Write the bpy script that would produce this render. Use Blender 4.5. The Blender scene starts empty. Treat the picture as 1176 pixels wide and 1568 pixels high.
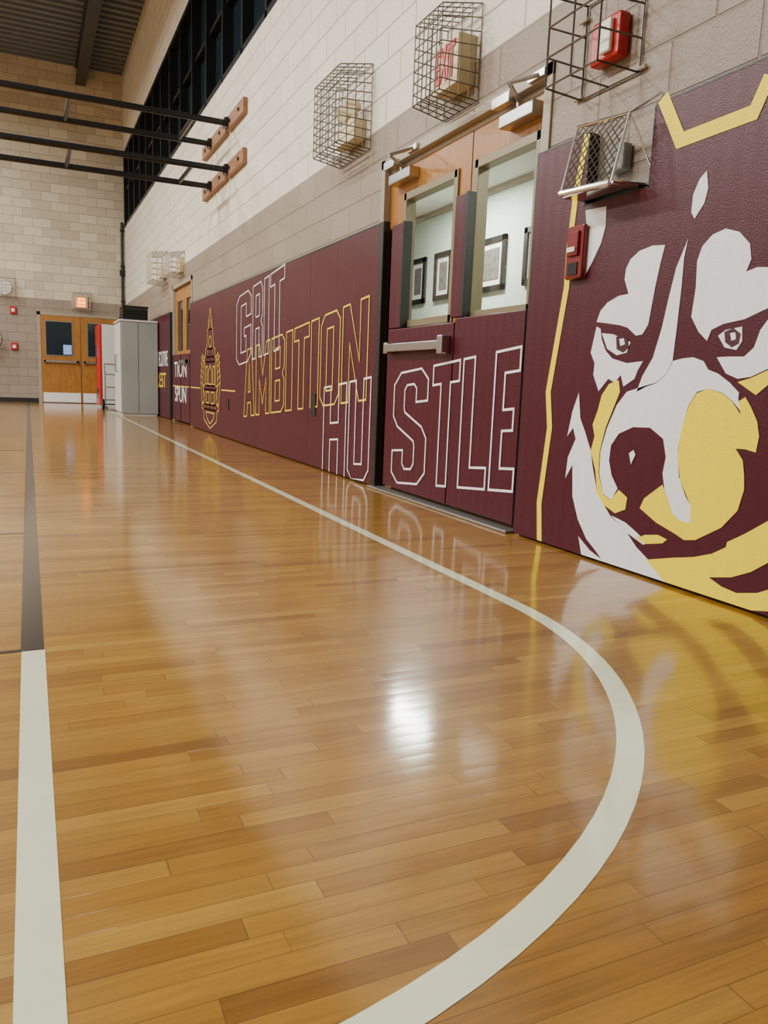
import bpy, bmesh, math, random
from mathutils import Vector, Matrix
random.seed(4)
S=bpy.context.scene
COL=S.collection

# ------------------------------------------------------------------ materials
def newmat(name):
    m=bpy.data.materials.new(name); m.use_nodes=True
    return m,m.node_tree.nodes,m.node_tree.links,m.node_tree.nodes['Principled BSDF']
def simple(name,col,rough=.5,metal=0,noise=.06,nscale=30,bump=0,emit=None,estr=0,coat=0):
    m,N,L,b=newmat(name)
    b.inputs['Roughness'].default_value=rough; b.inputs['Metallic'].default_value=metal
    b.inputs['Coat Weight'].default_value=coat
    if coat: b.inputs['Coat Roughness'].default_value=.10
    tc=N.new('ShaderNodeTexCoord'); nz=N.new('ShaderNodeTexNoise'); nz.inputs['Scale'].default_value=nscale
    L.new(tc.outputs['Object'],nz.inputs['Vector'])
    mx=N.new('ShaderNodeMix'); mx.data_type='RGBA'
    mx.inputs[6].default_value=tuple(c*(1-noise) for c in col[:3])+(1,)
    mx.inputs[7].default_value=tuple(min(1,c*(1+noise)) for c in col[:3])+(1,)
    L.new(nz.outputs['Fac'],mx.inputs[0]); L.new(mx.outputs[2],b.inputs['Base Color'])
    if bump:
        bp=N.new('ShaderNodeBump'); bp.inputs['Strength'].default_value=bump; bp.inputs['Distance'].default_value=.002
        L.new(nz.outputs['Fac'],bp.inputs['Height']); L.new(bp.outputs['Normal'],b.inputs['Normal'])
    if emit:
        b.inputs['Emission Color'].default_value=emit; b.inputs['Emission Strength'].default_value=estr
    return m

def block_mat(name,axis,cream1,cream2,split=2.34,taupe1=(.30,.245,.195,1),taupe2=(.265,.215,.17,1)):
    m,N,L,b=newmat(name)
    tc=N.new('ShaderNodeTexCoord'); sp=N.new('ShaderNodeSeparateXYZ'); cb=N.new('ShaderNodeCombineXYZ')
    L.new(tc.outputs['Object'],sp.inputs[0])
    L.new(sp.outputs[axis],cb.inputs[0]); L.new(sp.outputs['Z'],cb.inputs[1])
    br=N.new('ShaderNodeTexBrick'); L.new(cb.outputs[0],br.inputs['Vector'])
    br.inputs['Scale'].default_value=1; br.inputs['Brick Width'].default_value=.39; br.inputs['Row Height'].default_value=.195
    br.inputs['Mortar Size'].default_value=.006; br.inputs['Mortar Smooth'].default_value=.5
    br.inputs['Color1'].default_value=(0,0,0,1); br.inputs['Color2'].default_value=(1,1,1,1); br.inputs['Mortar'].default_value=(.5,.5,.5,1)
    def mix(a,c,f,blend='MIX'):
        x=N.new('ShaderNodeMix'); x.data_type='RGBA'; x.blend_type=blend
        for i,v in ((6,a),(7,c)):
            if isinstance(v,tuple): x.inputs[i].default_value=v
            else: L.new(v,x.inputs[i])
        if isinstance(f,float): x.inputs[0].default_value=f
        else: L.new(f,x.inputs[0])
        return x.outputs[2]
    cr=mix(cream1,cream2,br.outputs['Color']); ta=mix(taupe1,taupe2,br.outputs['Color'])
    gt=N.new('ShaderNodeMath'); gt.operation='GREATER_THAN'; L.new(sp.outputs['Z'],gt.inputs[0]); gt.inputs[1].default_value=split
    base=mix(ta,cr,gt.outputs[0])
    mm=N.new('ShaderNodeMath'); mm.operation='MULTIPLY'; L.new(br.outputs['Fac'],mm.inputs[0]); mm.inputs[1].default_value=.45
    base=mix(base,(.15,.125,.10,1),mm.outputs[0])
    L.new(base,b.inputs['Base Color']); b.inputs['Roughness'].default_value=.45
    nz=N.new('ShaderNodeTexNoise'); nz.inputs['Scale'].default_value=90; nz.inputs['Detail'].default_value=4; L.new(tc.outputs['Object'],nz.inputs['Vector'])
    sub=N.new('ShaderNodeMath'); sub.operation='MULTIPLY_ADD'; L.new(br.outputs['Fac'],sub.inputs[0]); sub.inputs[1].default_value=-1.8; L.new(nz.outputs['Fac'],sub.inputs[2])
    bp=N.new('ShaderNodeBump'); bp.inputs['Strength'].default_value=.7; bp.inputs['Distance'].default_value=.007
    L.new(sub.outputs[0],bp.inputs['Height']); L.new(bp.outputs['Normal'],b.inputs['Normal'])
    return m

def floor_mat():
    m,N,L,b=newmat('maple_floor')
    tc=N.new('ShaderNodeTexCoord'); sp=N.new('ShaderNodeSeparateXYZ'); L.new(tc.outputs['Object'],sp.inputs[0])
    def M(op,a,c=None,d=None):
        x=N.new('ShaderNodeMath'); x.operation=op
        for i,v in enumerate((a,c,d)):
            if v is None: continue
            if isinstance(v,(int,float)): x.inputs[i].default_value=v
            else: L.new(v,x.inputs[i])
        return x.outputs[0]
    PW=.040
    ry=M('DIVIDE',sp.outputs['Y'],PW); row=M('FLOOR',ry); fy=M('FRACT',ry)
    wn=N.new('ShaderNodeTexWhiteNoise'); wn.noise_dimensions='1D'; L.new(row,wn.inputs['W'])
    rx=M('ADD',M('DIVIDE',sp.outputs['X'],M('ADD',.28,M('MULTIPLY',wn.outputs['Value'],.42))),M('MULTIPLY',wn.outputs['Value'],17.3))
    colx=M('FLOOR',rx); fx=M('FRACT',rx)
    cb=N.new('ShaderNodeCombineXYZ'); L.new(row,cb.inputs[0]); L.new(colx,cb.inputs[1])
    w2=N.new('ShaderNodeTexWhiteNoise'); w2.noise_dimensions='3D'; L.new(cb.outputs[0],w2.inputs['Vector'])
    ramp=N.new('ShaderNodeValToRGB'); L.new(w2.outputs['Value'],ramp.inputs[0])
    e=ramp.color_ramp.elements; e[0].position=0; e[0].color=(.205,.086,.009,1); e[1].position=1; e[1].color=(.405,.225,.034,1)
    for p,c in ((.06,(.255,.114,.011,1)),(.25,(.295,.138,.014,1)),(.55,(.325,.158,.017,1)),(.88,(.355,.180,.022,1))):
        k=e.new(p); k.color=c
    # grain
    mp=N.new('ShaderNodeCombineXYZ')
    L.new(M('ADD',M('MULTIPLY',sp.outputs['X'],2.2),M('MULTIPLY',w2.outputs['Value'],50)),mp.inputs[0])
    L.new(M('MULTIPLY',sp.outputs['Y'],38),mp.inputs[1]); L.new(M('MULTIPLY',row,3.1),mp.inputs[2])
    g=N.new('ShaderNodeTexNoise'); g.inputs['Scale'].default_value=1.6; g.inputs['Detail'].default_value=6; g.inputs['Distortion'].default_value=1.4
    L.new(mp.outputs[0],g.inputs['Vector'])
    gr=N.new('ShaderNodeMapRange'); L.new(g.outputs['Fac'],gr.inputs[0]); gr.inputs[1].default_value=.3; gr.inputs[2].default_value=.7; gr.inputs[3].default_value=.78; gr.inputs[4].default_value=1.14
    big=N.new('ShaderNodeTexNoise'); big.inputs['Scale'].default_value=.9; L.new(tc.outputs['Object'],big.inputs['Vector'])
    bgr=N.new('ShaderNodeMapRange'); L.new(big.outputs['Fac'],bgr.inputs[0]); bgr.inputs[1].default_value=.3; bgr.inputs[2].default_value=.7; bgr.inputs[3].default_value=.90; bgr.inputs[4].default_value=1.08
    s1=M('LESS_THAN',M('MINIMUM',fy,M('SUBTRACT',1,fy)),.018)
    s2=M('LESS_THAN',M('MINIMUM',fx,M('SUBTRACT',1,fx)),.002)
    seam=M('MAXIMUM',s1,s2)
    k=M('MULTIPLY',M('MULTIPLY',gr.outputs[0],bgr.outputs[0]),M('SUBTRACT',1,M('MULTIPLY',seam,.42)))
    vm=N.new('ShaderNodeVectorMath'); vm.operation='SCALE'; L.new(ramp.outputs[0],vm.inputs[0]); L.new(k,vm.inputs['Scale'])
    L.new(vm.outputs[0],b.inputs['Base Color'])
    b.inputs['Roughness'].default_value=.4; b.inputs['Specular IOR Level'].default_value=.3
    b.inputs['Coat Weight'].default_value=1; b.inputs['Coat IOR'].default_value=1.46
    rn=N.new('ShaderNodeTexNoise'); rn.inputs['Scale'].default_value=6; L.new(tc.outputs['Object'],rn.inputs['Vector'])
    mr=N.new('ShaderNodeMapRange'); L.new(rn.outputs['Fac'],mr.inputs[0]); mr.inputs[3].default_value=.085; mr.inputs[4].default_value=.145
    L.new(mr.outputs[0],b.inputs['Coat Roughness'])
    bp=N.new('ShaderNodeBump'); bp.inputs['Strength'].default_value=1; bp.inputs['Distance'].default_value=.001
    cup=M('MULTIPLY',fy,M('SUBTRACT',1,fy))
    hgt=M('ADD',M('MULTIPLY',M('MULTIPLY',M('SUBTRACT',w2.outputs['Value'],.5),fy),.20),M('MULTIPLY',rn.outputs['Fac'],.30))
    hgt=M('ADD',hgt,M('MULTIPLY',cup,.26))
    hgt=M('SUBTRACT',hgt,M('MULTIPLY',seam,.03))
    L.new(hgt,bp.inputs['Height']); L.new(bp.outputs['Normal'],b.inputs['Normal']); L.new(bp.outputs['Normal'],b.inputs['Coat Normal'])
    return m

def wood_mat(name,c1,c2,axis_scale=(3,3,30),rough=.4):
    m,N,L,b=newmat(name)
    tc=N.new('ShaderNodeTexCoord'); mp=N.new('ShaderNodeMapping'); mp.inputs['Scale'].default_value=axis_scale
    L.new(tc.outputs['Object'],mp.inputs[0]); nz=N.new('ShaderNodeTexNoise'); nz.inputs['Scale'].default_value=1.5; nz.inputs['Detail'].default_value=6; nz.inputs['Distortion'].default_value=1
    L.new(mp.outputs[0],nz.inputs['Vector']); r=N.new('ShaderNodeValToRGB'); L.new(nz.outputs['Fac'],r.inputs[0])
    r.color_ramp.elements[0].position=.3; r.color_ramp.elements[0].color=c1; r.color_ramp.elements[1].position=.7; r.color_ramp.elements[1].color=c2
    L.new(r.outputs[0],b.inputs['Base Color']); b.inputs['Roughness'].default_value=rough
    return m

def vinyl_mat(name,col,rough=.34,spec=.5):
    m,N,L,b=newmat(name)
    tc=N.new('ShaderNodeTexCoord'); sp=N.new('ShaderNodeSeparateXYZ'); L.new(tc.outputs['Object'],sp.inputs[0])
    nz=N.new('ShaderNodeTexNoise'); nz.inputs['Scale'].default_value=170; L.new(tc.outputs['Object'],nz.inputs['Vector'])
    lo=N.new('ShaderNodeTexNoise'); lo.inputs['Scale'].default_value=2.5; L.new(tc.outputs['Object'],lo.inputs['Vector'])
    wv=N.new('ShaderNodeMath'); wv.operation='MULTIPLY'; wv.inputs[1].default_value=2*math.pi/.075; L.new(sp.outputs['Y'],wv.inputs[0])
    sn=N.new('ShaderNodeMath'); sn.operation='SINE'; L.new(wv.outputs[0],sn.inputs[0])
    ma=N.new('ShaderNodeMath'); ma.operation='MULTIPLY_ADD'; L.new(sn.outputs[0],ma.inputs[0]); ma.inputs[1].default_value=.22; L.new(nz.outputs['Fac'],ma.inputs[2])
    mb_=N.new('ShaderNodeMath'); mb_.operation='MULTIPLY_ADD'; L.new(lo.outputs['Fac'],mb_.inputs[0]); mb_.inputs[1].default_value=3; L.new(ma.outputs[0],mb_.inputs[2])
    bp=N.new('ShaderNodeBump'); bp.inputs['Strength'].default_value=.42; bp.inputs['Distance'].default_value=.003
    L.new(mb_.outputs[0],bp.inputs['Height']); L.new(bp.outputs['Normal'],b.inputs['Normal'])
    b.inputs['Base Color'].default_value=col; b.inputs['Roughness'].default_value=rough; b.inputs['Specular IOR Level'].default_value=spec
    return m

MAROON=vinyl_mat('maroon_vinyl',(.060,.0015,.013,1),.37,.36)
BLACKV=vinyl_mat('black_vinyl',(.006,.006,.008,1),.4)
ART_W=vinyl_mat('print_white',(.84,.86,.93,1),.4)
ART_Y=vinyl_mat('print_yellow',(.96,.77,.010,1),.4,.25)
ART_M=vinyl_mat('print_maroon',(.050,.002,.011,1),.4)
LINE_G=simple('gold_lettering',(.98,.70,.02,1),.4)
LINE_W=simple('white_lettering',(.9,.9,.9,1),.4)
FLOOR=floor_mat()
PAINT_W=simple('court_paint_white',(.78,.82,.60,1),.3,noise=.07,nscale=12,coat=1)
PAINT_K=simple('court_paint_black',(.012,.014,.018,1),.3,nscale=12,coat=1)
WALL_R=block_mat('painted_block_side','Y',(.80,.76,.67,1),(.72,.68,.595,1))
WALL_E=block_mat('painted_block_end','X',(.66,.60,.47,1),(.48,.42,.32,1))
CEILM=simple('steel_deck_grey',(.15,.175,.215,1),.6)
BEAM=simple('dark_beam',(.04,.043,.05,1),.5)
OAK=wood_mat('oak_door',(.27,.105,.016,1),(.42,.19,.036,1),(25,25,2.5),.35)
BOARD=wood_mat('pine_board',(.20,.085,.04,1),(.32,.15,.07,1),(20,3,20),.5)
FRAME=simple('frame_paint_taupe',(.34,.29,.22,1),.4)
WFRAME=simple('vision_frame_bronze',(.23,.19,.11,1),.4,.2)
STEEL=simple('satin_steel',(.50,.50,.51,1),.28,1)
CHROME=simple('chrome',(.70,.72,.75,1),.14,1)
WIRE=simple('guard_wire',(.13,.12,.10,1),.35,.9)
WIREL=simple('guard_wire_light',(.55,.52,.46,1),.35,.6)
BLACKP=simple('black_steel_tube',(.012,.014,.016,1),.3,.3)
BEIGE=simple('beige_plastic',(.66,.57,.36,1),.45)
REDP=simple('red_plastic',(.48,.010,.014,1),.3)
DRED=simple('dark_red_plastic',(.17,.004,.010,1),.3)
WHITEP=simple('white_plastic',(.8,.8,.8,1),.35)
GREY=simple('grey_painted_steel',(.25,.265,.26,1),.4)
LGREY=simple('light_grey_steel',(.58,.60,.58,1),.4)
DKGLASS=simple('dark_window_glass',(.012,.022,.032,1),.08,noise=.4,nscale=2)
CORW=simple('corridor_paint',(.56,.68,.61,1),.6)
BLACKF=simple('picture_frame_black',(.015,.014,.013,1),.35)
PMAT=simple('picture_mat_board',(.75,.75,.72,1),.6)
PHOTO=simple('framed_photo_print',(.14,.14,.13,1),.4,noise=.9,nscale=22)
EXITR=simple('exit_red',(.45,.006,.006,1),.4,emit=(1,.01,.01,1),estr=.12)
ORANGE=simple('orange_lamp',(1,.25,.03,1),.4,emit=(1,.22,.012,1),estr=5)
LAMP=simple('lamp_diffuser',(.9,.9,.9,1),.4,emit=(1,.97,.9,1),estr=14)
LAMPC=simple('corridor_lamp_diffuser',(.9,.9,.9,1),.4,emit=(1,.97,.85,1),estr=38)
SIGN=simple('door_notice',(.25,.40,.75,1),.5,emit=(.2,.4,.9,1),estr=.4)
def glass_mat():
    m,N,L,b=newmat('wired_glass')
    tc=N.new('ShaderNodeTexCoord'); sp=N.new('ShaderNodeSeparateXYZ'); L.new(tc.outputs['Object'],sp.inputs[0])
    def M(op,a,c=None):
        x=N.new('ShaderNodeMath'); x.operation=op
        for i,v in enumerate((a,c)):
            if v is None: continue
            if isinstance(v,(int,float)): x.inputs[i].default_value=v
            else: L.new(v,x.inputs[i])
        return x.outputs[0]
    p=M('FRACT',M('DIVIDE',M('ADD',sp.outputs['Y'],sp.outputs['Z']),.018)); q=M('FRACT',M('DIVIDE',M('SUBTRACT',sp.outputs['Y'],sp.outputs['Z']),.018))
    wr=M('MAXIMUM',M('LESS_THAN',p,.06),M('LESS_THAN',q,.06))
    cm=N.new('ShaderNodeMix'); cm.data_type='RGBA'; cm.inputs[6].default_value=(.95,.98,.96,1); cm.inputs[7].default_value=(.40,.42,.41,1); L.new(wr,cm.inputs[0])
    t=N.new('ShaderNodeBsdfTransparent'); L.new(cm.outputs[2],t.inputs[0])
    g=N.new('ShaderNodeBsdfGlossy'); g.inputs['Roughness'].default_value=.03
    lw=N.new('ShaderNodeLayerWeight'); lw.inputs['Blend'].default_value=.3
    mu=N.new('ShaderNodeMath'); mu.operation='MULTIPLY_ADD'; L.new(lw.outputs['Facing'],mu.inputs[0]); mu.inputs[1].default_value=.16; mu.inputs[2].default_value=.02
    mx=N.new('ShaderNodeMixShader'); L.new(mu.outputs[0],mx.inputs[0]); L.new(t.outputs[0],mx.inputs[1]); L.new(g.outputs[0],mx.inputs[2])
    L.new(mx.outputs[0],N['Material Output'].inputs['Surface']); return m
GLASS=glass_mat()

# ------------------------------------------------------------------ geometry helpers
class MB:
    def __init__(s): s.v=[]; s.f=[]
    def box(s,x0,x1,y0,y1,z0,z1):
        n=len(s.v)
        s.v+=[(x0,y0,z0),(x1,y0,z0),(x1,y1,z0),(x0,y1,z0),(x0,y0,z1),(x1,y0,z1),(x1,y1,z1),(x0,y1,z1)]
        s.f+=[tuple(n+i for i in q) for q in ((0,3,2,1),(4,5,6,7),(0,1,5,4),(1,2,6,5),(2,3,7,6),(3,0,4,7))]
        return s
    def tube(s,a,b,r,k=6):
        a=Vector(a); b=Vector(b); d=(b-a)
        if d.length<1e-6: return s
        d.normalize(); u=d.orthogonal().normalized(); w=d.cross(u); n=len(s.v)
        for p in (a,b):
            for i in range(k):
                t=2*math.pi*i/k; s.v.append(tuple(p+u*(r*math.cos(t))+w*(r*math.sin(t))))
        for i in range(k):
            j=(i+1)%k; s.f.append((n+i,n+j,n+k+j,n+k+i))
        s.f.append(tuple(n+i for i in range(k-1,-1,-1))); s.f.append(tuple(n+k+i for i in range(k)))
        return s
    def path(s,pts,r,k=6,closed=False):
        n=len(pts)
        for i in range(n if closed else n-1): s.tube(pts[i],pts[(i+1)%n],r,k)
        return s
    def poly(s,pts):
        n=len(s.v); s.v+=[tuple(p) for p in pts]; s.f.append(tuple(range(n,n+len(pts)))); return s
    def disc(s,c,ax,r0,r1,ln,k=20):
        a=Vector(ax).normalized(); c=Vector(c); u=a.orthogonal().normalized(); w=a.cross(u); n=len(s.v)
        for p,r in ((c,r0),(c+a*ln,r1)):
            for i in range(k):
                t=2*math.pi*i/k; s.v.append(tuple(p+u*(r*math.cos(t))+w*(r*math.sin(t))))
        for i in range(k):
            j=(i+1)%k; s.f.append((n+i,n+j,n+k+j,n+k+i))
        s.f.append(tuple(n+i for i in range(k-1,-1,-1))); s.f.append(tuple(n+k+i for i in range(k)))
        return s
    def obj(s,name,mat,parent=None,bevel=0,smooth=False):
        me=bpy.data.meshes.new(name); me.from_pydata(s.v,[],s.f); me.update()
        bm=bmesh.new(); bm.from_mesh(me); bmesh.ops.recalc_face_normals(bm,faces=bm.faces); bm.to_mesh(me); bm.free()
        me.materials.append(mat)
        o=bpy.data.objects.new(name,me); COL.objects.link(o)
        if smooth:
            for p in me.polygons: p.use_smooth=True
        if bevel:
            md=o.modifiers.new('bevel','BEVEL'); md.width=bevel; md.segments=2; md.limit_method='ANGLE'
        if parent: o.parent=parent
        return o
def grp(name):
    e=bpy.data.objects.new(name,None); COL.objects.link(e); e.empty_display_size=.1; return e
def text_mesh(name,txt,mat,parent,loc,rot,size,sx=1,extr=.001,align='CENTER',offset=0):
    c=bpy.data.curves.new(name,'FONT'); c.body=txt; c.size=size; c.extrude=extr; c.align_x=align; c.align_y='CENTER'; c.offset=offset
    o=bpy.data.objects.new(name+'_tmp',c); COL.objects.link(o)
    bpy.context.view_layer.update()
    me=bpy.data.meshes.new_from_object(o.evaluated_get(bpy.context.evaluated_depsgraph_get()))
    bpy.data.objects.remove(o)
    me.materials.clear(); me.materials.append(mat)
    r=bpy.data.objects.new(name,me); COL.objects.link(r); r.location=loc; r.rotation_euler=rot; r.scale=(sx,1,1); r.parent=parent
    return r
SIDE=(math.radians(90),0,math.radians(-90))
ENDR=(math.radians(90),0,0)

# ------------------------------------------------------------------ room shell
YE=19.8; XW=2.15; ZC=7.45; XL=-13.0; YB=-5.0
MB().box(XL,XW+.2,YB,YE+.2,-.1,0).obj('floor',FLOOR)
w=MB()
for a,b in ((YB,3.05),(4.89,11.42),(13.05,YE)): w.box(XW,XW+.2,a,b,0,2.12)
w.box(XW,XW+.2,YB,YE,2.12,4.07); w.box(XW,XW+.2,YB,YE,5.76,ZC)
w.obj('wall_right',WALL_R)
MB().box(XL,XW+.2,YE,YE+.2,0,ZC).obj('wall_end',WALL_E)
MB().box(XL-.2,XL,YB,YE+.2,0,ZC).obj('wall_left',WALL_R)
MB().box(XL-.2,XW+.2,YB-.2,YB,0,ZC).obj('wall_back',WALL_E)
c=MB(); c.box(XL-.2,XW+.2,YB-.2,YE+.2,ZC,ZC+.1)
y=YB
while y<YE: # deck ribs
    c.box(XL,XW,y,y+.10,ZC-.05,ZC); y+=.25
c.obj('ceiling',CEILM)
bm_=MB()
for bx in (-10.5,-6.5,-2.6,1.15):
    bm_.box(bx,bx+.22,YB,YE,ZC-.42,ZC-.39); bm_.box(bx,bx+.22,YB,YE,ZC-.08,ZC-.05); bm_.box(bx+.09,bx+.13,YB,YE,ZC-.40,ZC-.06)
bm_.obj('ceiling_beam',BEAM)
MB().box(-13,.2,YE-.015,YE,0,.10).obj('baseboard_end',BLACKF)

# clerestory windows
g=grp('window_1')
MB().box(XW+.12,XW+.14,YB,YE,4.07,5.76).obj('glass',DKGLASS,g)
w=MB(); y=YE-.03
while y>YB+.1:
    w.box(XW+.0,XW+.12,y-.06,y,4.07,5.76)
    y-=.92
w.box(XW+.0,XW+.12,YB,YE,4.07,4.14); w.box(XW+.0,XW+.12,YB,YE,5.69,5.76); w.box(XW+.04,XW+.12,YB,YE,4.9,4.95)
w.obj('mullions',BLACKP,g)

# ------------------------------------------------------------------ court lines
def ribbon(pts,wd,z,name,mat,parent):
    v=[];f=[]
    n=len(pts)
    for i,p in enumerate(pts):
        a=Vector(pts[max(i-1,0)]); b=Vector(pts[min(i+1,n-1)]); t=(b-a).normalized(); nn=Vector((-t.y,t.x))
        for s in (-1,1):
            q=Vector(p)+nn*(s*wd/2); v.append((q.x,q.y,z))
    for i in range(n-1): f.append((2*i,2*i+1,2*i+3,2*i+2))
    me=bpy.data.meshes.new(name); me.from_pydata(v,[],f); me.materials.append(mat)
    o=bpy.data.objects.new(name,me); COL.objects.link(o); o.parent=parent; return o
g=grp('court_line_markings')
cx,cy,R=0.015,2.02,1.395
pts=[(cx+R,16.0),(cx+R,10),(cx+R,5),(cx+R,2.6)]+[(cx+R*math.cos(t*math.pi/180),cy+R*math.sin(t*math.pi/180)) for t in range(0,-181,-3)]+[(cx-R,2.6),(cx-R,16.0)]
ribbon(pts,.053,.0006,'arc_line',PAINT_W,g)
ribbon([(-.01,-1.5),(-.01,2.02)],.053,.0009,'centre_line_white',PAINT_W,g)
ribbon([(-.012,2.02),(-.014,18.8)],.053,.0009,'centre_line_black',PAINT_K,g)
ribbon([(.014,2.03),(-1.5,2.03)],.018,.0012,'tick_near',PAINT_K,g)
ribbon([(-.012,3.59),(-1.5,3.59)],.018,.0012,'tick_mid',PAINT_K,g)
ribbon([(-.012,7.5),(-1.5,7.5)],.03,.0012,'tick_far',PAINT_K,g)
ribbon([(-9,18.8),(.6,18.8)],.05,.0012,'base_line',PAINT_K,g)

# ------------------------------------------------------------------ mats
XM=2.10; MT=1.72
def mat_panel(name,y0,y1,z0=0.01,z1=MT,x0=XM,x1=XW):
    e=grp(name)
    MB().box(x0,x1-.002,y0+.012,y1-.004,z0,z1-.012).obj('maroon_face',MAROON,e,bevel=.006)
    b=MB(); b.box(x0+.003,x1-.001,y0,y0+.012,z0,z1); b.box(x0+.003,x1-.001,y0,y1,z1-.012,z1)
    b.obj('black_edge',BLACKV,e)
    return e
mat_long=mat_panel('wall_padding_mat',4.74,11.35)
mat_far=mat_panel('wall_padding_mat',13.08,15.5)
MB().box(XM-.001,XW-.002,4.735,4.80,.01,MT+.004).obj('end_cap',BLACKV,mat_long,bevel=.008)
MB().box(XM-.001,XW-.002,13.075,13.22,.01,MT+.004).obj('end_cap',BLACKV,mat_far,bevel=.008)
m=MB()
for yy in (6.15,7.75,9.35): m.box(XM-.0006,XM+.01,yy-.0015,yy+.0015,.01,MT-.02)
m.obj('panel_seams',BLACKV,mat_long)
mat_wolf=grp('wall_padding_mat')
m=MB(); NY0,NY1,NZ=2.341,2.719,1.44
m.box(XM,XW-.002,-2.0,NY0,.01,MT); m.box(XM,XW-.002,NY0,NY1,.01,NZ); m.box(XM,XW-.002,NY1,3.06,.01,MT)
m.obj('maroon_face',MAROON,mat_wolf)
m=MB()
m.box(XM+.002,XW-.001,3.058,3.072,.01,MT+.006); m.box(XM-.001,XW-.001,-2,NY0,MT,MT+.008); m.box(XM-.001,XW-.001,NY1,3.06,MT,MT+.008)
m.box(XM-.001,XW-.001,NY1-.010,NY1,NZ,MT); m.box(XM-.001,XW-.001,NY0,NY0+.006,NZ,MT); m.box(XM-.001,XW-.001,NY0,NY1,NZ,NZ+.004)
m.obj('black_edge',BLACKV,mat_wolf)

# ---- mural artwork: traced outlines rectified onto the flat mat face (y,z in metres)
CR=Vector((.9102,-.4123,.0385)); CF=Vector((.4129,.8965,-.1604))
CF.normalize(); CR=(CR-CF*CR.dot(CF)).normalized(); CU=CR.cross(CF).normalized()
def rect(p,X0=XM):
    d=CR*(p[0]-588)-CU*(p[1]-784)+CF*1185.0
    t=X0/d.x
    return (d.y*t,.68+d.z*t)
ART={
'W1':[(1083,261),(1085,288),(1079,311),(1064,335),(1059,325),(1062,298),(1072,274)],
'W2':[(897,322),(929,316),(928,345),(921,372),(908,400),(894,426),(893,400),(899,360)],
'W3':[(1019,375),(1000,376),(980,384),(966,397),(959,412),(957,428),(963,450),(948,453),(931,463),(920,476),(914,493),(930,495),(950,498),(962,502),(974,514),(984,512),(993,497),(998,470),(1004,438),(1012,402)],
'W4':[(914,500),(920,503),(922,520),(928,537),(938,549),(960,556),(985,553),(977,567),(972,580),(955,592),(951,574),(942,586),(932,580),(917,599),(909,574),(911,556),(905,540)],
'W5':[(1054,366),(1048,395),(1044,440),(1037,500),(1030,555),(1020,574),(1005,587),(990,592),(975,600),(984,576),(1000,548),(1014,502),(1024,458),(1036,410)],
'W6':[(1030,553),(1045,549),(1062,547),(1078,553),(1085,566),(1100,572),(1118,586),(1132,601),(1131,612),(1138,634),(1122,614),(1105,601),(1085,595),(1068,600),(1055,620),(1045,655),(1038,690),(1040,730),(1050,760),(1058,775),(1058,801),(1040,797),(1030,785),(1018,750),(1015,725),(1020,700),(1016,672),(996,655),(970,654),(948,664),(936,682),(933,705),(937,728),(946,748),(936,766),(924,756),(918,725),(920,690),(930,655),(945,620),(960,600),(990,590),(1005,586),(1020,573)],
'W7':[(887,601),(877,630),(869,668),(878,655),(882,672),(870,700),(866,732),(877,712),(877,760),(885,795),(898,825),(912,843),(922,857),(903,842),(886,821),(890,853),(925,865),(970,880),(1018,898),(1008,876),(994,858),(975,838),(958,812),(935,790),(915,755),(908,715),(905,690),(896,660),(889,640)],
'W12':[(936,789),(958,800),(975,815),(992,832),(985,834),(962,817)],
'W8':[(1112,350),(1092,359),(1076,377),(1068,400),(1066,440),(1059,485),(1070,508),(1083,522),(1090,505),(1108,496),(1140,489),(1176,472),(1230,455),(1240,400),(1176,409),(1160,409),(1143,416),(1151,397),(1149,373),(1133,355)],
'W9':[(1165,505),(1176,490),(1220,480),(1225,560),(1176,565),(1150,577),(1130,580),(1112,572),(1098,547),(1115,546),(1140,546),(1155,532)],
'W10':[(1100,514),(1112,505),(1137,500),(1137,522),(1128,536),(1110,532)],
'W11':[(922,510),(940,512),(966,524),(960,540),(945,544),(930,534)],
'Y1':[(933,588),(948,582),(950,600),(940,625),(928,655),(919,690),(917,725),(924,757),(935,766),(948,750),(961,762),(958,780),(942,786),(925,773),(915,755),(912,720),(905,690),(911,668),(908,650),(916,628),(922,605)],
'Y2':[(1085,595),(1105,602),(1122,615),(1135,635),(1131,615),(1142,608),(1150,622),(1160,645),(1163,668),(1158,693),(1142,688),(1127,687),(1138,705),(1140,728),(1140,750),(1130,782),(1105,808),(1065,827),(1048,827),(1035,818),(1005,800),(980,778),(987,763),(1015,742),(1030,785),(1040,797),(1058,801),(1058,775),(1042,735),(1038,695),(1045,655),(1056,620),(1068,602)],
'Y3':[(990,857),(1030,854),(1062,853),(1090,848),(1112,838),(1114,830),(1140,818),(1176,798),(1230,760),(1240,850),(1176,862),(1150,876),(1120,884),(1086,884),(1105,898),(1128,908),(1160,908),(1220,890),(1220,930),(1176,936),(1150,941),(1100,925),(1018,896),(1005,875)],
'Y4':[(1130,585),(1150,579),(1176,567),(1220,552),(1220,572),(1176,590),(1158,605)],
'Y5':[(975,824),(988,819),(1008,819),(1022,826),(1015,832),(990,833)],
'M1':[(944,516),(952,512),(962,519),(964,532),(955,540),(945,535)],
'M2':[(1110,508),(1124,502),(1135,511),(1132,526),(1121,532),(1111,524)],
'X1':[(949,519),(956,518),(958,527),(951,530)],
'X2':[(1119,510),(1127,509),(1128,519),(1121,522)],
'X3':[(964,694),(971,689),(974,696),(967,711)],
}
lay={'W':(.0016,ART_W),'Y':(.0020,ART_Y),'M':(.0026,ART_M),'X':(.0032,ART_W)}
parts={k:MB() for k in lay}
for k,pl in ART.items():
    off,_=lay[k[0]]
    q=[rect(p) for p in pl]
    parts[k[0]].poly([(XM-off,a,max(b,.012)) for a,b in q])
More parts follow.
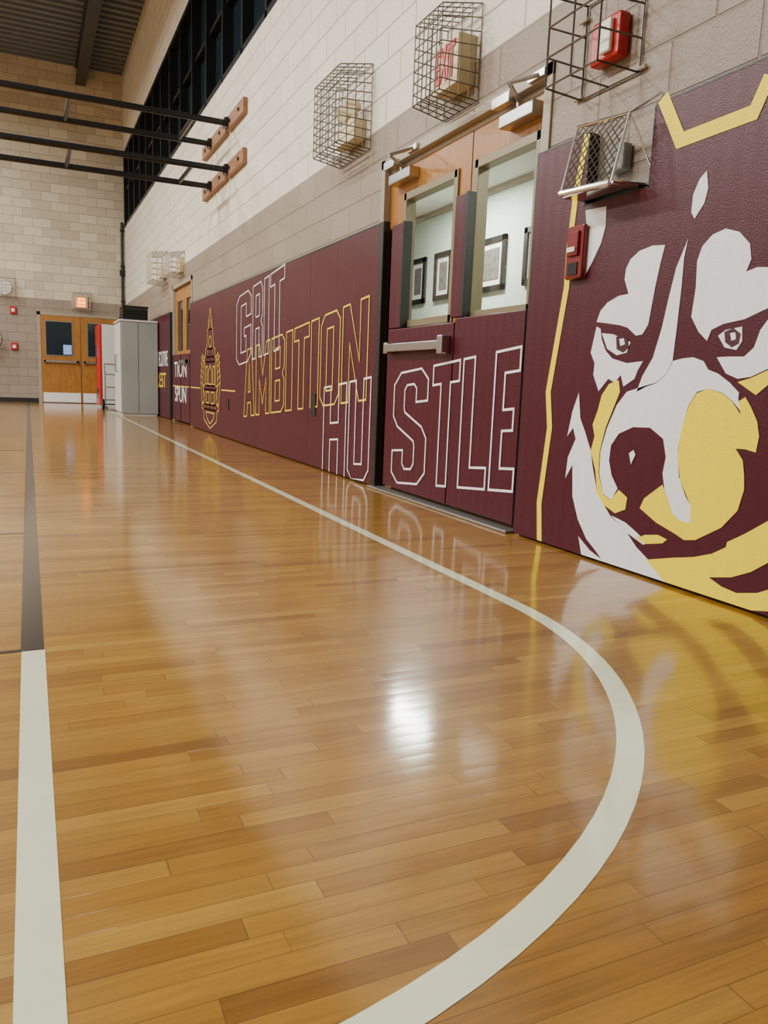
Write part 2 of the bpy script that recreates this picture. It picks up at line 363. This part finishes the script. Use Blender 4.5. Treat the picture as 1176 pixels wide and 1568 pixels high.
def flat_stroke(mb,pl,wd,x,closed):
    n=len(pl); P=[Vector(p) for p in pl]; off=[]
    for i in range(n):
        a=P[(i-1)%n] if (closed or i>0) else P[i]; b=P[(i+1)%n] if (closed or i<n-1) else P[i]
        d1=(P[i]-a); d2=(b-P[i])
        if d1.length<1e-7: d1=d2
        if d2.length<1e-7: d2=d1
        d1=d1.normalized(); d2=d2.normalized(); n1=Vector((-d1.y,d1.x)); n2=Vector((-d2.y,d2.x)); m_=(n1+n2)
        if m_.length<1e-4: m_=n1.copy()
        m_.normalize(); L_=1/max(.45,m_.dot(n1)); off.append(m_*L_*wd/2)
    for i in range(n if closed else n-1):
        j=(i+1)%n
        q=[P[i]-off[i],P[j]-off[j],P[j]+off[j],P[i]+off[i]]
        mb.poly([(x,p.x,max(p.y,.012)) for p in q])
flat_stroke(parts['Y'],[rect(p) for p in [(900,205),(882,300),(872,380),(868,440),(840,600),(842,655),(826,770),(826,831)]],.036,XM-.002,False)
flat_stroke(parts['Y'],[rect(p) for p in [(1016,149),(1042,215),(1155,172),(1180,115)]],.05,XM-.002,False)
for k in parts: parts[k].obj({'W':'husky_white','Y':'husky_gold','M':'husky_pupils','X':'husky_glints'}[k],lay[k][1],mat_wolf)

# ---- outlined lettering
GL={
'G':[[(0,.1),(.2,0),(.8,0),(1,.1),(1,.5),(.55,.5),(.55,.38),(.68,.38),(.68,.16),(.32,.16),(.32,.84),(.68,.84),(.68,.65),(1,.65),(1,.9),(.8,1),(.2,1),(0,.9)]],
'R':[[(0,0),(0,1),(.8,1),(1,.9),(1,.55),(.85,.48),(1,.4),(1,0),(.68,0),(.68,.4),(.32,.4),(.32,0)],[(.32,.56),(.32,.85),(.68,.85),(.68,.56)]],
'I':[[(0,0),(0,1),(1,1),(1,0)]],
'T':[[(.32,0),(.68,0),(.68,.84),(1,.84),(1,1),(0,1),(0,.84),(.32,.84)]],
'A':[[(0,0),(.3,1),(.7,1),(1,0),(.7,0),(.64,.2),(.36,.2),(.3,0)],[(.41,.36),(.59,.36),(.5,.8)]],
'M':[[(0,0),(0,1),(.25,1),(.5,.55),(.75,1),(1,1),(1,0),(.74,0),(.74,.5),(.5,.15),(.26,.5),(.26,0)]],
'B':[[(0,0),(0,1),(.8,1),(1,.92),(1,.58),(.86,.5),(1,.42),(1,.08),(.8,0)],[(.32,.58),(.32,.85),(.68,.85),(.68,.58)],[(.32,.15),(.32,.42),(.68,.42),(.68,.15)]],
'O':[[(0,.1),(.2,0),(.8,0),(1,.1),(1,.9),(.8,1),(.2,1),(0,.9)],[(.33,.16),(.33,.84),(.67,.84),(.67,.16)]],
'N':[[(0,0),(0,1),(.28,1),(.7,.4),(.7,1),(1,1),(1,0),(.72,0),(.3,.6),(.3,0)]],
'H':[[(0,0),(0,1),(.32,1),(.32,.6),(.68,.6),(.68,1),(1,1),(1,0),(.68,0),(.68,.42),(.32,.42),(.32,0)]],
'U':[[(0,1),(.32,1),(.32,.16),(.68,.16),(.68,1),(1,1),(1,.1),(.8,0),(.2,0),(0,.1)]],
'S':[[(0,.1),(.2,0),(.8,0),(1,.1),(1,.40),(.86,.50),(.36,.64),(.33,.68),(.33,.84),(.40,.88),(.60,.88),(.68,.84),(.68,.72),(1,.72),(1,.9),(.8,1),(.2,1),(0,.9),(0,.62),(.14,.52),(.64,.38),(.67,.34),(.67,.18),(.60,.13),(.40,.13),(.33,.18),(.33,.30),(0,.30)]],
'L':[[(0,0),(0,1),(.42,1),(.42,.16),(1,.16),(1,0)]],
'E':[[(0,0),(0,1),(1,1),(1,.84),(.42,.84),(.42,.58),(.85,.58),(.85,.43),(.42,.43),(.42,.16),(1,.16),(1,0)]],
}
def letter(mb,ch,yl,yr,base,height,x,wd=.014):
    for lp in GL[ch]:
        out=[]
        for a,b in lp:
            yy=yl+(yr-yl)*a; zz=base(yy)+height(yy)*b
            out.append((yy,zz))
        flat_stroke(mb,out,wd,x,True)
def word(mb,txt,spans,base,height,x,wd=.014):
    for ch,(a,b) in zip(txt,spans): letter(mb,ch,a,b,base,height,x,wd)
mg=MB(); mw=MB(); xs=XM-.003
word(mw,'GRIT',[(8.60,7.99),(7.92,7.56),(7.50,7.34),(7.29,6.85)],lambda y:.84+.085*(8.6-y),lambda y:.72,xs,.013)
ws=[1.0,1.15,.95,.42,.9,.42,.95,1.1]; gap=.13; tot=sum(ws)+gap*7; y=8.25; sp_=[]; sc=(8.25-4.92)/tot
for q in ws: sp_.append((y,y-q*sc)); y-=(q+gap)*sc
word(mg,'AMBITION',sp_,lambda y:.30+.085*(8.25-y),lambda y:.69,xs-.0006,.013)
hb=lambda y:-.05+.095*(5.75-y)
word(mw,'HU',[(5.75,5.28),(5.22,4.84)],hb,lambda y:.70,xs-.0012)
def ey(c): return 9.98-c*.62
em=[[(-.06,1.50),(0,1.56),(.06,1.50),(.06,1.44),(-.06,1.44)],[(-.2,1.30),(-.12,1.44),(.12,1.44),(.2,1.30)],[(-.34,1.06),(-.24,1.30),(.24,1.30),(.34,1.06)],
[(-.45,.96),(-.45,1.06),(.45,1.06),(.45,.96)],[(-.55,.90),(-.55,.96),(.55,.96),(.55,.90)],[(-.5,.60),(-.5,.90),(.5,.90),(.5,.60)],
[(-.16,.62),(-.16,.78),(0,.86),(.16,.78),(.16,.62)],[(-.42,.62),(-.42,.84),(-.26,.84),(-.26,.62)],[(.42,.62),(.42,.84),(.26,.84),(.26,.62)],
[(-.7,.55),(-.7,.60),(.7,.60),(.7,.55)],[(-.62,.36),(-.62,.55),(.62,.55),(.62,.36)],[(-.35,.38),(-.35,.52),(-.1,.52),(-.1,.38)],[(.35,.38),(.35,.52),(.1,.52),(.1,.38)],
[(-.8,.30),(-.8,.36),(.8,.36),(.8,.30)],[(-.66,.30),(-.6,.16),(0,.06),(.6,.16),(.66,.30)],[(-.4,.26),(-.3,.18),(0,.12),(.3,.18),(.4,.26)],
[(-.8,.36),(-.95,.7),(-.75,1.0),(-.6,.96),(-.72,.7),(-.62,.4)],[(.8,.36),(.95,.7),(.75,1.0),(.6,.96),(.72,.7),(.62,.4)]]
for lp in em: flat_stroke(mg,[(ey(a),b) for a,b in lp],.013,xs,True)
for s_ in (-1,1):
    for k in range(5): # laurel leaves and tower tracery
        zz=.62+k*.08; flat_stroke(mg,[(ey(s_*.66),zz-.03),(ey(s_*.92),zz+.03)],.010,xs,False)
    flat_stroke(mg,[(ey(s_*.12),1.32),(ey(s_*.06),1.42)],.009,xs,False)
    flat_stroke(mg,[(ey(s_*.24),1.0),(ey(s_*.24),1.06)],.009,xs,False); flat_stroke(mg,[(ey(s_*.48),.38),(ey(s_*.48),.53)],.010,xs,False)
    flat_stroke(mg,[(ey(s_*.2),.31),(ey(s_*.2),.35)],.010,xs,False); flat_stroke(mg,[(ey(s_*.5),.31),(ey(s_*.5),.35)],.010,xs,False)
for k in range(10):
    t=k/10*2*math.pi; t2=(k+1)/10*2*math.pi
    flat_stroke(mg,[(ey(.13*math.cos(t)),1.15+.07*math.sin(t)),(ey(.13*math.cos(t2)),1.15+.07*math.sin(t2))],.013,xs,False)
flat_stroke(mg,[(11.3,.56),(10.62,.56)],.014,xs,False); flat_stroke(mg,[(9.34,.56),(8.65,.56)],.014,xs,False)
mw.obj('lettering_white',LINE_W,mat_long); mg.obj('lettering_gold',LINE_G,mat_long)
MB().box(XM-.006,XM+.01,5.95,6.07,.42,.60).obj('outlet_cutout',BLACKV,mat_long)
MB().box(XM-.006,XM+.01,8.95,9.05,.33,.47).obj('outlet_cutout',BLACKV,mat_long)
text_mesh('lettering_white',"CONSECUTIVE",LINE_W,mat_far,(XM-.003,14.12,.98),SIDE,.36,.70)
text_mesh('lettering_gold',"CREST",LINE_G,mat_far,(XM-.003,14.15,.62),SIDE,.36,1.3)

# ------------------------------------------------------------------ near double doors
g=grp('door_1')
f=MB(); XD=2.185
f.box(XW-.012,XW+.14,4.83,4.89,0,2.12); f.box(XW-.012,XW+.14,3.05,3.11,0,2.12); f.box(XW-.012,XW+.14,3.05,4.89,2.06,2.12)
f.box(XW+.03,XW+.1,3.05,4.89,2.03,2.06)
f.obj('steel_frame',FRAME,g,bevel=.004)
def leaf(y0,y1,wy0,wy1,wz0,wz1,tag):
    m=MB(); a,b=XD,XD+.045
    m.box(a,b,y0,wy0,.012,2.03); m.box(a,b,wy1,y1,.012,2.03); m.box(a,b,wy0,wy1,.012,wz0); m.box(a,b,wy0,wy1,wz1,2.03)
    m.obj('leaf_'+tag,OAK,g)
    v=MB(); t=.035
    v.box(a-.012,b+.012,wy0-.01,wy0+t,wz0-.01,wz1+.01); v.box(a-.012,b+.012,wy1-t,wy1+.01,wz0-.01,wz1+.01)
    v.box(a-.012,b+.012,wy0,wy1,wz0-.01,wz0+t); v.box(a-.012,b+.012,wy0,wy1,wz1-t,wz1+.01)
    v.obj('vision_frame_'+tag,WFRAME,g,bevel=.003)
    MB().poly([(a+.02,wy0,wz0),(a+.02,wy1,wz0),(a+.02,wy1,wz1),(a+.02,wy0,wz1)]).obj('wired_glass_'+tag,GLASS,g)
leaf(3.80,4.825,3.93,4.60,1.06,1.86,'left'); leaf(3.115,3.79,3.16,3.745,1.06,1.86,'right')
XP=2.125
def dmat(y0,y1,z0,z1,tag):
    MB().box(XP,XD-.001,y0,y1,z0,z1).obj('pad_'+tag,MAROON,g,bevel=.006)
dmat(3.80,4.66,.035,1.04,'left'); dmat(3.12,3.79,.035,1.06,'right')
dmat(3.735,3.85,1.065,1.70,'centre'); dmat(4.50,4.66,1.045,1.68,'hinge')
MB().box(XP-.001,XD-.001,3.715,3.735,1.065,1.705).obj('pad_edge',BLACKV,g)
MB().box(XP-.001,XD-.001,4.485,4.50,1.045,1.685).obj('pad_edge',BLACKV,g)
ml=MB(); xd=XP-.003
word(ml,'STLE',[(4.52,4.06),(4.0,3.70),(3.66,3.385),(3.345,3.10+.03)],hb,lambda y:.69,xd,.013)
ml.obj('lettering_white',LINE_W,g)
p=MB(); p.box(XP-.055,XP-.02,3.86,4.60,.895,.945); p.box(XP-.06,XP,3.82,3.88,.87,.97); p.box(XP-.05,XP,4.56,4.62,.885,.955)
p.obj('panic_bar',STEEL,g,bevel=.006)
for tag,ya,yb in (('left',4.42,4.72),('right',3.16,3.44)):
    c=MB(); c.box(XD-.07,XD,ya,yb,1.93,1.99); c.tube((XD-.05,(ya+yb)/2,1.99),(XD-.05,(ya+yb)/2,2.02),.014,10)
    c.obj('closer_body_'+tag,STEEL,g,bevel=.006)
    c=MB(); c.path([(XD-.05,(ya+yb)/2,2.02),(XD-.20,(ya+yb)/2-.14,2.03),(XW-.02,ya-.02,2.085)],.010,8); c.box(XW-.03,XW-.012,ya-.07,ya+.06,2.07,2.10); c.box(XW-.05,XW-.012,yb-.1,yb+.05,2.03,2.075)
    c.obj('closer_arm_'+tag,STEEL,g)
MB().box(XM-.03,XW+.1,3.09,4.80,.001,.014).obj('trim_1',simple('aluminium_sill',(.35,.35,.34,1),.35,.8),None,bevel=.004)

# far door on the right wall
g=grp('door_2')
f=MB(); f.box(XW-.012,XW+.14,11.42,11.48,0,2.12); f.box(XW-.012,XW+.14,12.99,13.05,0,2.12); f.box(XW-.012,XW+.14,11.42,13.05,2.06,2.12); f.obj('steel_frame',FRAME,g)
def leaf2(y0,y1):
    a,b=XD,XD+.045; m=MB(); w0,w1=y0+.14,y1-.14
    m.box(a,b,y0,w0,.012,2.05); m.box(a,b,w1,y1,.012,2.05); m.box(a,b,w0,w1,.012,1.1); m.box(a,b,w0,w1,1.86,2.05); m.obj('leaf',OAK,g)
    MB().box(a+.018,a+.024,w0,w1,1.1,1.86).obj('glass',DKGLASS,g)
    MB().box(XP,a-.001,y0+.03,y1-.01,.03,1.04).obj('pad',MAROON,g)
leaf2(11.49,12.23); leaf2(12.24,12.98)
p=MB(); p.box(XP-.05,XP-.02,11.55,12.2,.9,.95); p.box(XP-.05,XP-.001,11.55,11.6,.88,.96); p.box(XP-.05,XP-.001,12.15,12.2,.88,.96); p.obj('panic_bar',STEEL,g)
text_mesh('lettering_white',"TION",LINE_W,g,(XP-.003,12.25,.80),SIDE,.34,1.3)
text_mesh('lettering_white',"SPUN",LINE_W,g,(XP-.003,12.25,.42),SIDE,.34,1.2)
MB().box(XP-.003,XP-.001,11.55,12.95,.55,.564).obj('gold_line',LINE_G,g)

# ------------------------------------------------------------------ corridor behind near doors
XC=3.7; CZ=2.40
MB().box(XW+.2,XC+.1,1.0,10.5,-.1,-.002).obj('floor_corridor',simple('corridor_tile',(.45,.43,.38,1),.3))
MB().box(XC,XC+.1,1.0,10.5,0,CZ).obj('wall_corridor',CORW)
MB().box(XW+.2,XC,.9,1.0,0,CZ).obj('wall_corridor_near',CORW)
MB().box(XW+.2,XC,10.5,10.6,0,CZ).obj('wall_corridor_far',CORW)
MB().box(XW+.2,XC+.1,.9,10.6,CZ,CZ+.1).obj('ceiling_corridor',simple('corridor_ceiling',(.88,.88,.84,1),.7))
MB().box(XC-.02,XC,1.0,10.5,CZ-.05,CZ).obj('trim_2',FRAME)
for y0,y1 in ((7.22,7.56),(6.68,7.02),(5.76,6.20),(5.05,5.48)):
    e=grp('framed_picture'); a,b=1.53,1.98
    m=MB(); x0,x1=XC-.03,XC-.002; t=.045
    m.box(x0,x1,y0,y0+t,a,b); m.box(x0,x1,y1-t,y1,a,b); m.box(x0,x1,y0,y1,a,a+t); m.box(x0,x1,y0,y1,b-t,b); m.obj('frame',BLACKF,e)
    MB().box(XC-.014,XC-.003,y0+t,y1-t,a+t,b-t).obj('mat_board',PMAT,e)
    MB().box(XC-.018,XC-.014,y0+t+.05,y1-t-.05,a+t+.05,b-t-.05).obj('photo',PHOTO,e)
for y0,y1 in ((5.6,6.5),(1.6,2.5)):
    e=grp('corridor_ceiling_light')
    MB().box(2.97,3.23,y0,y1,CZ-.03,CZ-.001).obj('housing',WHITEP,e); MB().box(2.99,3.21,y0+.02,y1-.02,CZ-.036,CZ-.03).obj('diffuser',LAMPC,e)

# ------------------------------------------------------------------ wire guards
def wire_guard(name,y0,y1,z0,z1,xf,ny,nz,nx,r=.0035,mat=WIRE,taper=.03,parent=None,axis='side',wall=XW):
    e=parent or grp(name)
    m=MB()
    def P(a,b,c):
        t=taper*c
        yy=y0+t+(y1-y0-2*t)*a; zz=z0+t+(z1-z0-2*t)*b; xx=wall-.008-(wall-xf)*c
        return (xx,yy,zz) if axis=='side' else (yy,xx,zz)
    for i in range(ny+1):
        a=i/ny; m.path([P(a,0,0),P(a,0,1),P(a,1,1),P(a,1,0)],r,5)
    for j in range(nz+1):
        b=j/nz; m.path([P(0,b,0),P(0,b,1),P(1,b,1),P(1,b,0)],r,5)
    for k in range(nx):
        c=k/nx; m.path([P(0,0,c),P(1,0,c),P(1,1,c),P(0,1,c)],r,5,True)
    m.obj('wire_guard',mat,e); return e
e=wire_guard('caged_emergency_light',5.10,5.66,2.25,2.78,1.93,8,9,4)
m=MB(); m.box(2.06,2.148,5.2,5.52,2.33,2.47); m.obj('battery_case',BEIGE,e,bevel=.008)
m=MB()
for yy in (5.27,5.45):
    m.tube((2.10,yy,2.47),(2.10,yy,2.52),.012,8); m.disc((2.11,yy,2.56),(-1,-.4,-.3),.035,.055,.07)
m.obj('lamp_heads',BEIGE,e)
e=wire_guard('caged_exit_sign',3.70,4.06,2.14,2.60,1.94,6,7,4,.003)
MB().box(2.04,2.148,3.75,4.01,2.23,2.47).obj('sign_case',BEIGE,e,bevel=.004)
text_mesh('exit_letters','EXIT',EXITR,e,(2.0365,3.88,2.35),SIDE,.24,.42,.0015,'CENTER',.006)
e=wire_guard('caged_fire_alarm_strobe',2.50,2.84,1.89,2.25,1.96,2,3,1,.004,WIRE,.01)
MB().box(2.09,2.148,2.57,2.74,1.97,2.13).obj('strobe_body',REDP,e,bevel=.012)
MB().box(2.07,2.09,2.60,2.66,1.99,2.11).obj('strobe_lens',WHITEP,e,bevel=.006)
m=MB()
for a,b in ((2.46,1.9),(2.46,2.2),(2.88,1.9),(2.88,2.2)): m.tube((XW-.012,a,b),(XW-.012,a+(.05 if a<2.6 else -.05),b),.008,8)
m.obj('mount_clips',WIREL,e)
e=grp('caged_thermostat')
m=MB(); fr=[(1.985,2.72,1.475),(1.985,2.42,1.455),(2.03,2.40,1.70),(2.03,2.70,1.73)]
m.path([fr[0],fr[1]],.014,10); m.path([fr[1],fr[2],fr[3],fr[0]],.006,8)
m.path([fr[1],(XW-.012,2.39,1.46)],.010,8); m.path([fr[0],(XW-.012,2.71,1.49)],.008,8); m.path([fr[2],(XW-.006,2.37,1.78)],.004,8); m.path([fr[3],(XW-.006,2.70,1.76)],.004,8)
m.path([(2.03,2.40,1.70),(2.06,2.385,1.64),(2.10,2.375,1.56),(XW-.012,2.365,1.50)],.004,8)
m.box(1.98,2.14,2.40,2.70,1.452,1.458)
m.obj('chrome_frame',CHROME,e)
m=MB()
A,B,C_,D_=[Vector(p) for p in fr]
def Q(a,b): return (A*(1-a)+B*a)*(1-b)+(D_*(1-a)+C_*a)*b
for i in range(-8,17):
    for s in (1,-1):
        pts=[]
        for k in range(0,17):
            b=k/16; a=i/8+s*b*.9
            if 0<=a<=1: pts.append(tuple(Q(a,b)))
        if len(pts)>1: m.path([pts[0],pts[-1]],.0022,5)
m.obj('expanded_mesh',WIRE,e)
MB().box(2.10,2.148,2.50,2.60,1.54,1.64).obj('thermostat_body',GREY,e,bevel=.01)
e=wire_guard('caged_emergency_light',13.5,14.15,2.22,2.72,1.9,5,5,3,.006,WIREL)
MB().box(2.05,2.148,13.65,13.95,2.32,2.5).obj('battery_case',BEIGE,e)
e=wire_guard('caged_exit_sign',12.0,12.5,2.18,2.52,1.95,4,4,2,.006,WIREL)
MB().box(2.09,2.148,12.1,12.4,2.24,2.44).obj('sign_case',BEIGE,e)
e=wire_guard('caged_exit_sign',.97,1.37,2.14,2.55,YE-.25,4,4,2,.006,WIREL,axis='end',wall=YE)
MB().box(1.03,1.31,YE-.08,YE-.002,2.2,2.48).obj('sign_case',BEIGE,e)
MB().box(1.08,1.26,YE-.1,YE-.08,2.22,2.42).obj('orange_lens',ORANGE,e,bevel=.02)
e=wire_guard('caged_clock',-.65,-.2,2.33,2.75,YE-.2,5,5,2,.006,WIREL,axis='end',wall=YE)
MB().disc((-.42,YE-.002,2.53),(0,-1,0),.15,.15,.05,24).obj('clock_face',WHITEP,e)
for z in (2.05,1.25):
    e=grp('fire_alarm_pull'); MB().box(-.33,-.2,YE-.06,YE-.002,z-.08,z+.08).obj('body',REDP,e,bevel=.01); MB().box(-.30,-.23,YE-.07,YE-.06,z-.04,z+.03).obj('lens',WHITEP,e)

e=grp('fire_alarm_pull')
MB().box(2.070,2.0955,2.665,2.775,1.15,1.365).obj('body',DRED,e,bevel=.01)
MB().box(2.058,2.071,2.685,2.755,1.24,1.34).obj('cover',DRED,e,bevel=.006)
MB().box(2.051,2.0585,2.695,2.745,1.255,1.275).obj('handle',WHITEP,e,bevel=.002)
MB().box(2.066,2.0712,2.69,2.75,1.165,1.215).obj('label',BLACKP,e)

# ------------------------------------------------------------------ folded basketball backstop braces
e=grp('basketball_backstop_brace')
for z in (3.49,3.0):
    m=MB(); m.box(XW-.05,XW-.002,8.42,9.16,z-.075,z+.075); m.box(XW-.05,XW-.002,9.22,10.5,z-.075,z+.075); m.obj('wall_board',BOARD,e,bevel=.006)
    m=MB()
    for yy in (8.6,9.0,9.5,10.3): m.disc((XW-.05,yy,z),(-1,0,0),.02,.02,.012,8)
    for yy in (9.11,9.98):
        m.tube((XW-.03,yy,z),(-2.6,yy,z),.032,12)
        m.box(XW-.09,XW-.05,yy-.05,yy+.05,z-.05,z+.05)
    for xx in (1.72,.47,-.8,-2.1,-2.6): m.tube((xx,9.11,z),(xx,9.98,z),.024,10)
    m.obj('ladder_frame',BLACKP,e)
m=MB()
for yy in (9.11,9.98): m.tube((-2.6,yy,2.9),(-2.6,yy,3.6),.032,12)
m.obj('end_posts',BLACKP,e)

# ------------------------------------------------------------------ end wall doors
g=grp('door_3')
f=MB(); f.box(.22,.29,YE-.03,YE-.002,0,2.06); f.box(2.0,2.07,YE-.03,YE-.002,0,2.06); f.box(.22,2.07,YE-.03,YE-.002,1.99,2.06); f.obj('steel_frame',FRAME,g)
m=MB(); m.box(.295,1.135,YE-.025,YE-.002,.01,1.985); m.box(1.15,1.995,YE-.025,YE-.002,.01,1.985); m.obj('leaves',OAK,g,bevel=.003)
for x0,x1 in ((.40,.95),(1.30,1.85)):
    MB().box(x0-.03,x1+.03,YE-.034,YE-.025,1.07,1.88).obj('vision_frame',WFRAME,g)
    MB().box(x0,x1,YE-.038,YE-.034,1.10,1.85).obj('glass',DKGLASS,g)
m=MB(); m.box(.31,1.12,YE-.032,YE-.025,.02,.24); m.box(1.17,1.98,YE-.032,YE-.025,.02,.24); m.obj('kick_plates',WHITEP,g)
m=MB(); m.box(.34,1.08,YE-.09,YE-.06,.93,.98); m.box(1.2,1.95,YE-.09,YE-.06,.93,.98)
for xx in (.34,1.04,1.2,1.91): m.box(xx,xx+.04,YE-.09,YE-.025,.91,1.0)
m.obj('panic_bars',STEEL,g)
MB().box(.76,.94,YE-.042,YE-.038,1.12,1.34).obj('notice',SIGN,g)

# wall fan at left
e=grp('wall_fan'); m=MB(); c=Vector((-.78,YE-.35,1.38))
for rr in (.28,.2,.12,.05):
    pts=[tuple(c+Vector((rr*math.cos(t),-.08*(1-rr/.28),rr*math.sin(t)))) for t in [i*2*math.pi/24 for i in range(24)]]; m.path(pts,.006,5,True)
for i in range(12):
    t=i*math.pi/6; m.path([tuple(c+Vector((0,-.1,0))),tuple(c+Vector((.28*math.cos(t),0,.28*math.sin(t)))),tuple(c+Vector((0,.1,0)))],.004,5)
m.obj('cage',BLACKP,e)
m=MB(); m.tube(tuple(c),tuple(c+Vector((0,.345,0))),.03,10); m.disc(tuple(c+Vector((0,.02,0))),(0,1,0),.08,.08,.14,16); m.box(-.88,-.68,YE-.02,YE-.002,1.28,1.48); m.obj('motor_bracket',BLACKP,e)
m=MB()
for i in range(3):
    t=i*2*math.pi/3
    u=Vector((math.cos(t),0,math.sin(t))); w_=Vector((-math.sin(t),.3,math.cos(t)))
    m.poly([c+u*.03-w_*.03,c+u*.25-w_*.07,c+u*.25+w_*.07,c+u*.03+w_*.03])
m.obj('blades',GREY,e)

# ------------------------------------------------------------------ cabinets & vending machine
e=grp('storage_cabinet')
x0,x1,y0,y1,H=1.45,2.085,14.25,15.2,1.64
m=MB(); m.box(x0+.02,x1,y0,y1,.03,H-.03); m.obj('body',GREY,e,bevel=.01)
m=MB(); m.box(x0,x0+.018,y0+.01,y0+.465,.06,H-.05); m.box(x0,x0+.018,y0+.48,y1-.01,.06,H-.05); m.obj('doors',LGREY,e,bevel=.006)
m=MB(); m.box(x0-.01,x1,y0-.01,y1+.01,H-.03,H); m.box(x0+.03,x1-.02,y0+.02,y1-.02,0,.03); m.obj('top_and_plinth',LGREY,e,bevel=.004)
m=MB(); m.tube((x0-.03,y0+.42,.75),(x0-.03,y0+.42,1.05),.01,8); m.tube((x0-.03,y0+.52,.75),(x0-.03,y0+.52,1.05),.01,8)
for zz in (.75,1.05):
    for q in (.42,.52): m.tube((x0-.03,y0+q,zz),(x0,y0+q,zz),.008,6)
m.obj('handles',STEEL,e)
m=MB(); m.box(x0+.30,x0+.305,y0-.003,y0,.05,H-.05)
m.obj('panel_seams',BLACKP,e)
e=grp('plastic_crate'); z=H+.001; m=MB(); a0,a1,b0,b1=1.52,1.93,14.35,14.9
m.box(a0,a1,b0,b1,z,z+.015)
for k in range(5): zz=z+.02+k*.045; m.box(a0,a1,b0,b0+.012,zz,zz+.028); m.box(a0,a1,b1-.012,b1,zz,zz+.028); m.box(a0,a0+.012,b0,b1,zz,zz+.028); m.box(a1-.012,a1,b0,b1,zz,zz+.028)
for i in range(8):
    xx=a0+(a1-a0-.02)*i/7; m.box(xx,xx+.02,b0+.001,b0+.011,z,z+.23); m.box(xx,xx+.02,b1-.011,b1-.001,z,z+.23)
m.box(a0-.012,a1+.012,b0-.012,b0+.012,z+.215,z+.24); m.box(a0-.012,a1+.012,b1-.012,b1+.012,z+.215,z+.24); m.box(a0-.012,a0+.012,b0,b1,z+.215,z+.24); m.box(a1-.012,a1+.012,b0,b1,z+.215,z+.24)
m.box(a0+.02,a1-.02,b0+.02,b1-.02,z+.015,z+.17)
m.obj('crate_body',BLACKP,e)
e=grp('vending_machine'); x0,x1,y0,y1,H=1.33,2.0,17.1,18.0,1.70
MB().box(x0+.06,x1,y0,y1,.04,H).obj('cabinet',LGREY,e,bevel=.01)
MB().box(x0,x0+.058,y0,y1,.06,H).obj('front_door',REDP,e,bevel=.015)
m=MB(); m.box(x0-.004,x0,y0+.62,y0+.8,.9,1.3); m.box(x0-.004,x0,y0+.15,y0+.75,.2,.4); m.obj('coin_panel_and_tray',BLACKP,e)
m=MB()
for a in (x0+.1,x1-.14):
    for b in (y0+.05,y1-.1): m.box(a,a+.05,b,b+.05,0,.04)
m.obj('feet',BLACKP,e)
e=grp('hand_truck'); m=MB(); yy=16.4
for xx in (1.38,1.64): m.path([(xx,yy,.12),(xx,yy,.75),(xx,yy+.12,.9)],.014,8)
m.path([(1.38,yy+.12,.9),(1.64,yy+.12,.9)],.014,8)
for zz in (.2,.45,.7): m.tube((1.38,yy,zz),(1.64,yy,zz),.012,8)
m.box(1.36,1.66,yy-.22,yy,.001,.012); m.tube((1.38,yy,.12),(1.38,yy,.01),.014,8); m.tube((1.64,yy,.12),(1.64,yy,.01),.014,8)
m.obj('frame',STEEL,e)
m=MB(); m.disc((1.32,yy+.09,.11),(1,0,0),.108,.108,.05,20); m.disc((1.65,yy+.09,.11),(1,0,0),.108,.108,.05,20); m.tube((1.34,yy+.09,.11),(1.66,yy+.09,.11),.012,8); m.obj('wheels',BLACKP,e)
e=grp('wall_conduit'); m=MB(); m.tube((2.09,YE-.06,2.3),(2.09,YE-.06,4.2),.03,10)
for zz in (2.4,3.2,4.0): m.box(2.05,2.149,YE-.1,YE-.02,zz,zz+.03)
m.box(2.03,2.149,YE-.14,YE-.02,3.0,3.12); m.obj('pipe',BLACKP,e)

# ------------------------------------------------------------------ lights
def area(name,loc,sx,sy,power,col,parent,rot=(0,0,0)):
    l=bpy.data.lights.new(name,'AREA'); l.shape='RECTANGLE'; l.size=sx; l.size_y=sy; l.energy=power; l.color=col
    o=bpy.data.objects.new(name,l); COL.objects.link(o); o.location=loc; o.rotation_euler=rot; o.parent=parent; return o
for lx in (-3.2,-9.0):
    for ly in (3.5,7.5,12.0,16.6):
        e=grp('gym_ceiling_light')
        z=6.35
        m=MB(); m.box(lx-.32,lx+.32,ly-.62,ly+.62,z,z+.08); m.tube((lx,ly-.5,z+.08),(lx,ly-.5,ZC-.05),.01,6); m.tube((lx,ly+.5,z+.08),(lx,ly+.5,ZC-.05),.01,6)
        m.obj('housing',WHITEP,e)
        MB().box(lx-.3,lx+.3,ly-.6,ly+.6,z-.012,z).obj('diffuser',LAMP,e)
        area('lamp',(lx,ly,z-.03),.6,1.2,(500 if lx>-5 else 400) if ly<15 else 260,(1,.965,.885),e)
for ly,pw in ((6.05,62),(2.05,25)):
    area('corridor_lamp',(3.1,ly,CZ-.05),.22,.85,pw,(1,.98,.9),None)
W=bpy.data.worlds.new('world'); S.world=W; W.use_nodes=True
W.node_tree.nodes['Background'].inputs[0].default_value=(.05,.06,.08,1); W.node_tree.nodes['Background'].inputs[1].default_value=.3

# ------------------------------------------------------------------ camera
cam=bpy.data.cameras.new('camera'); co=bpy.data.objects.new('camera',cam); COL.objects.link(co)
cam.sensor_fit='HORIZONTAL'; cam.sensor_width=36; cam.lens=36*1185/1176
M3=Matrix((CR,CU,-CF)).transposed()
co.matrix_world=Matrix.Translation((0,0,.68))@M3.to_4x4()
cam.clip_start=.02
S.camera=co
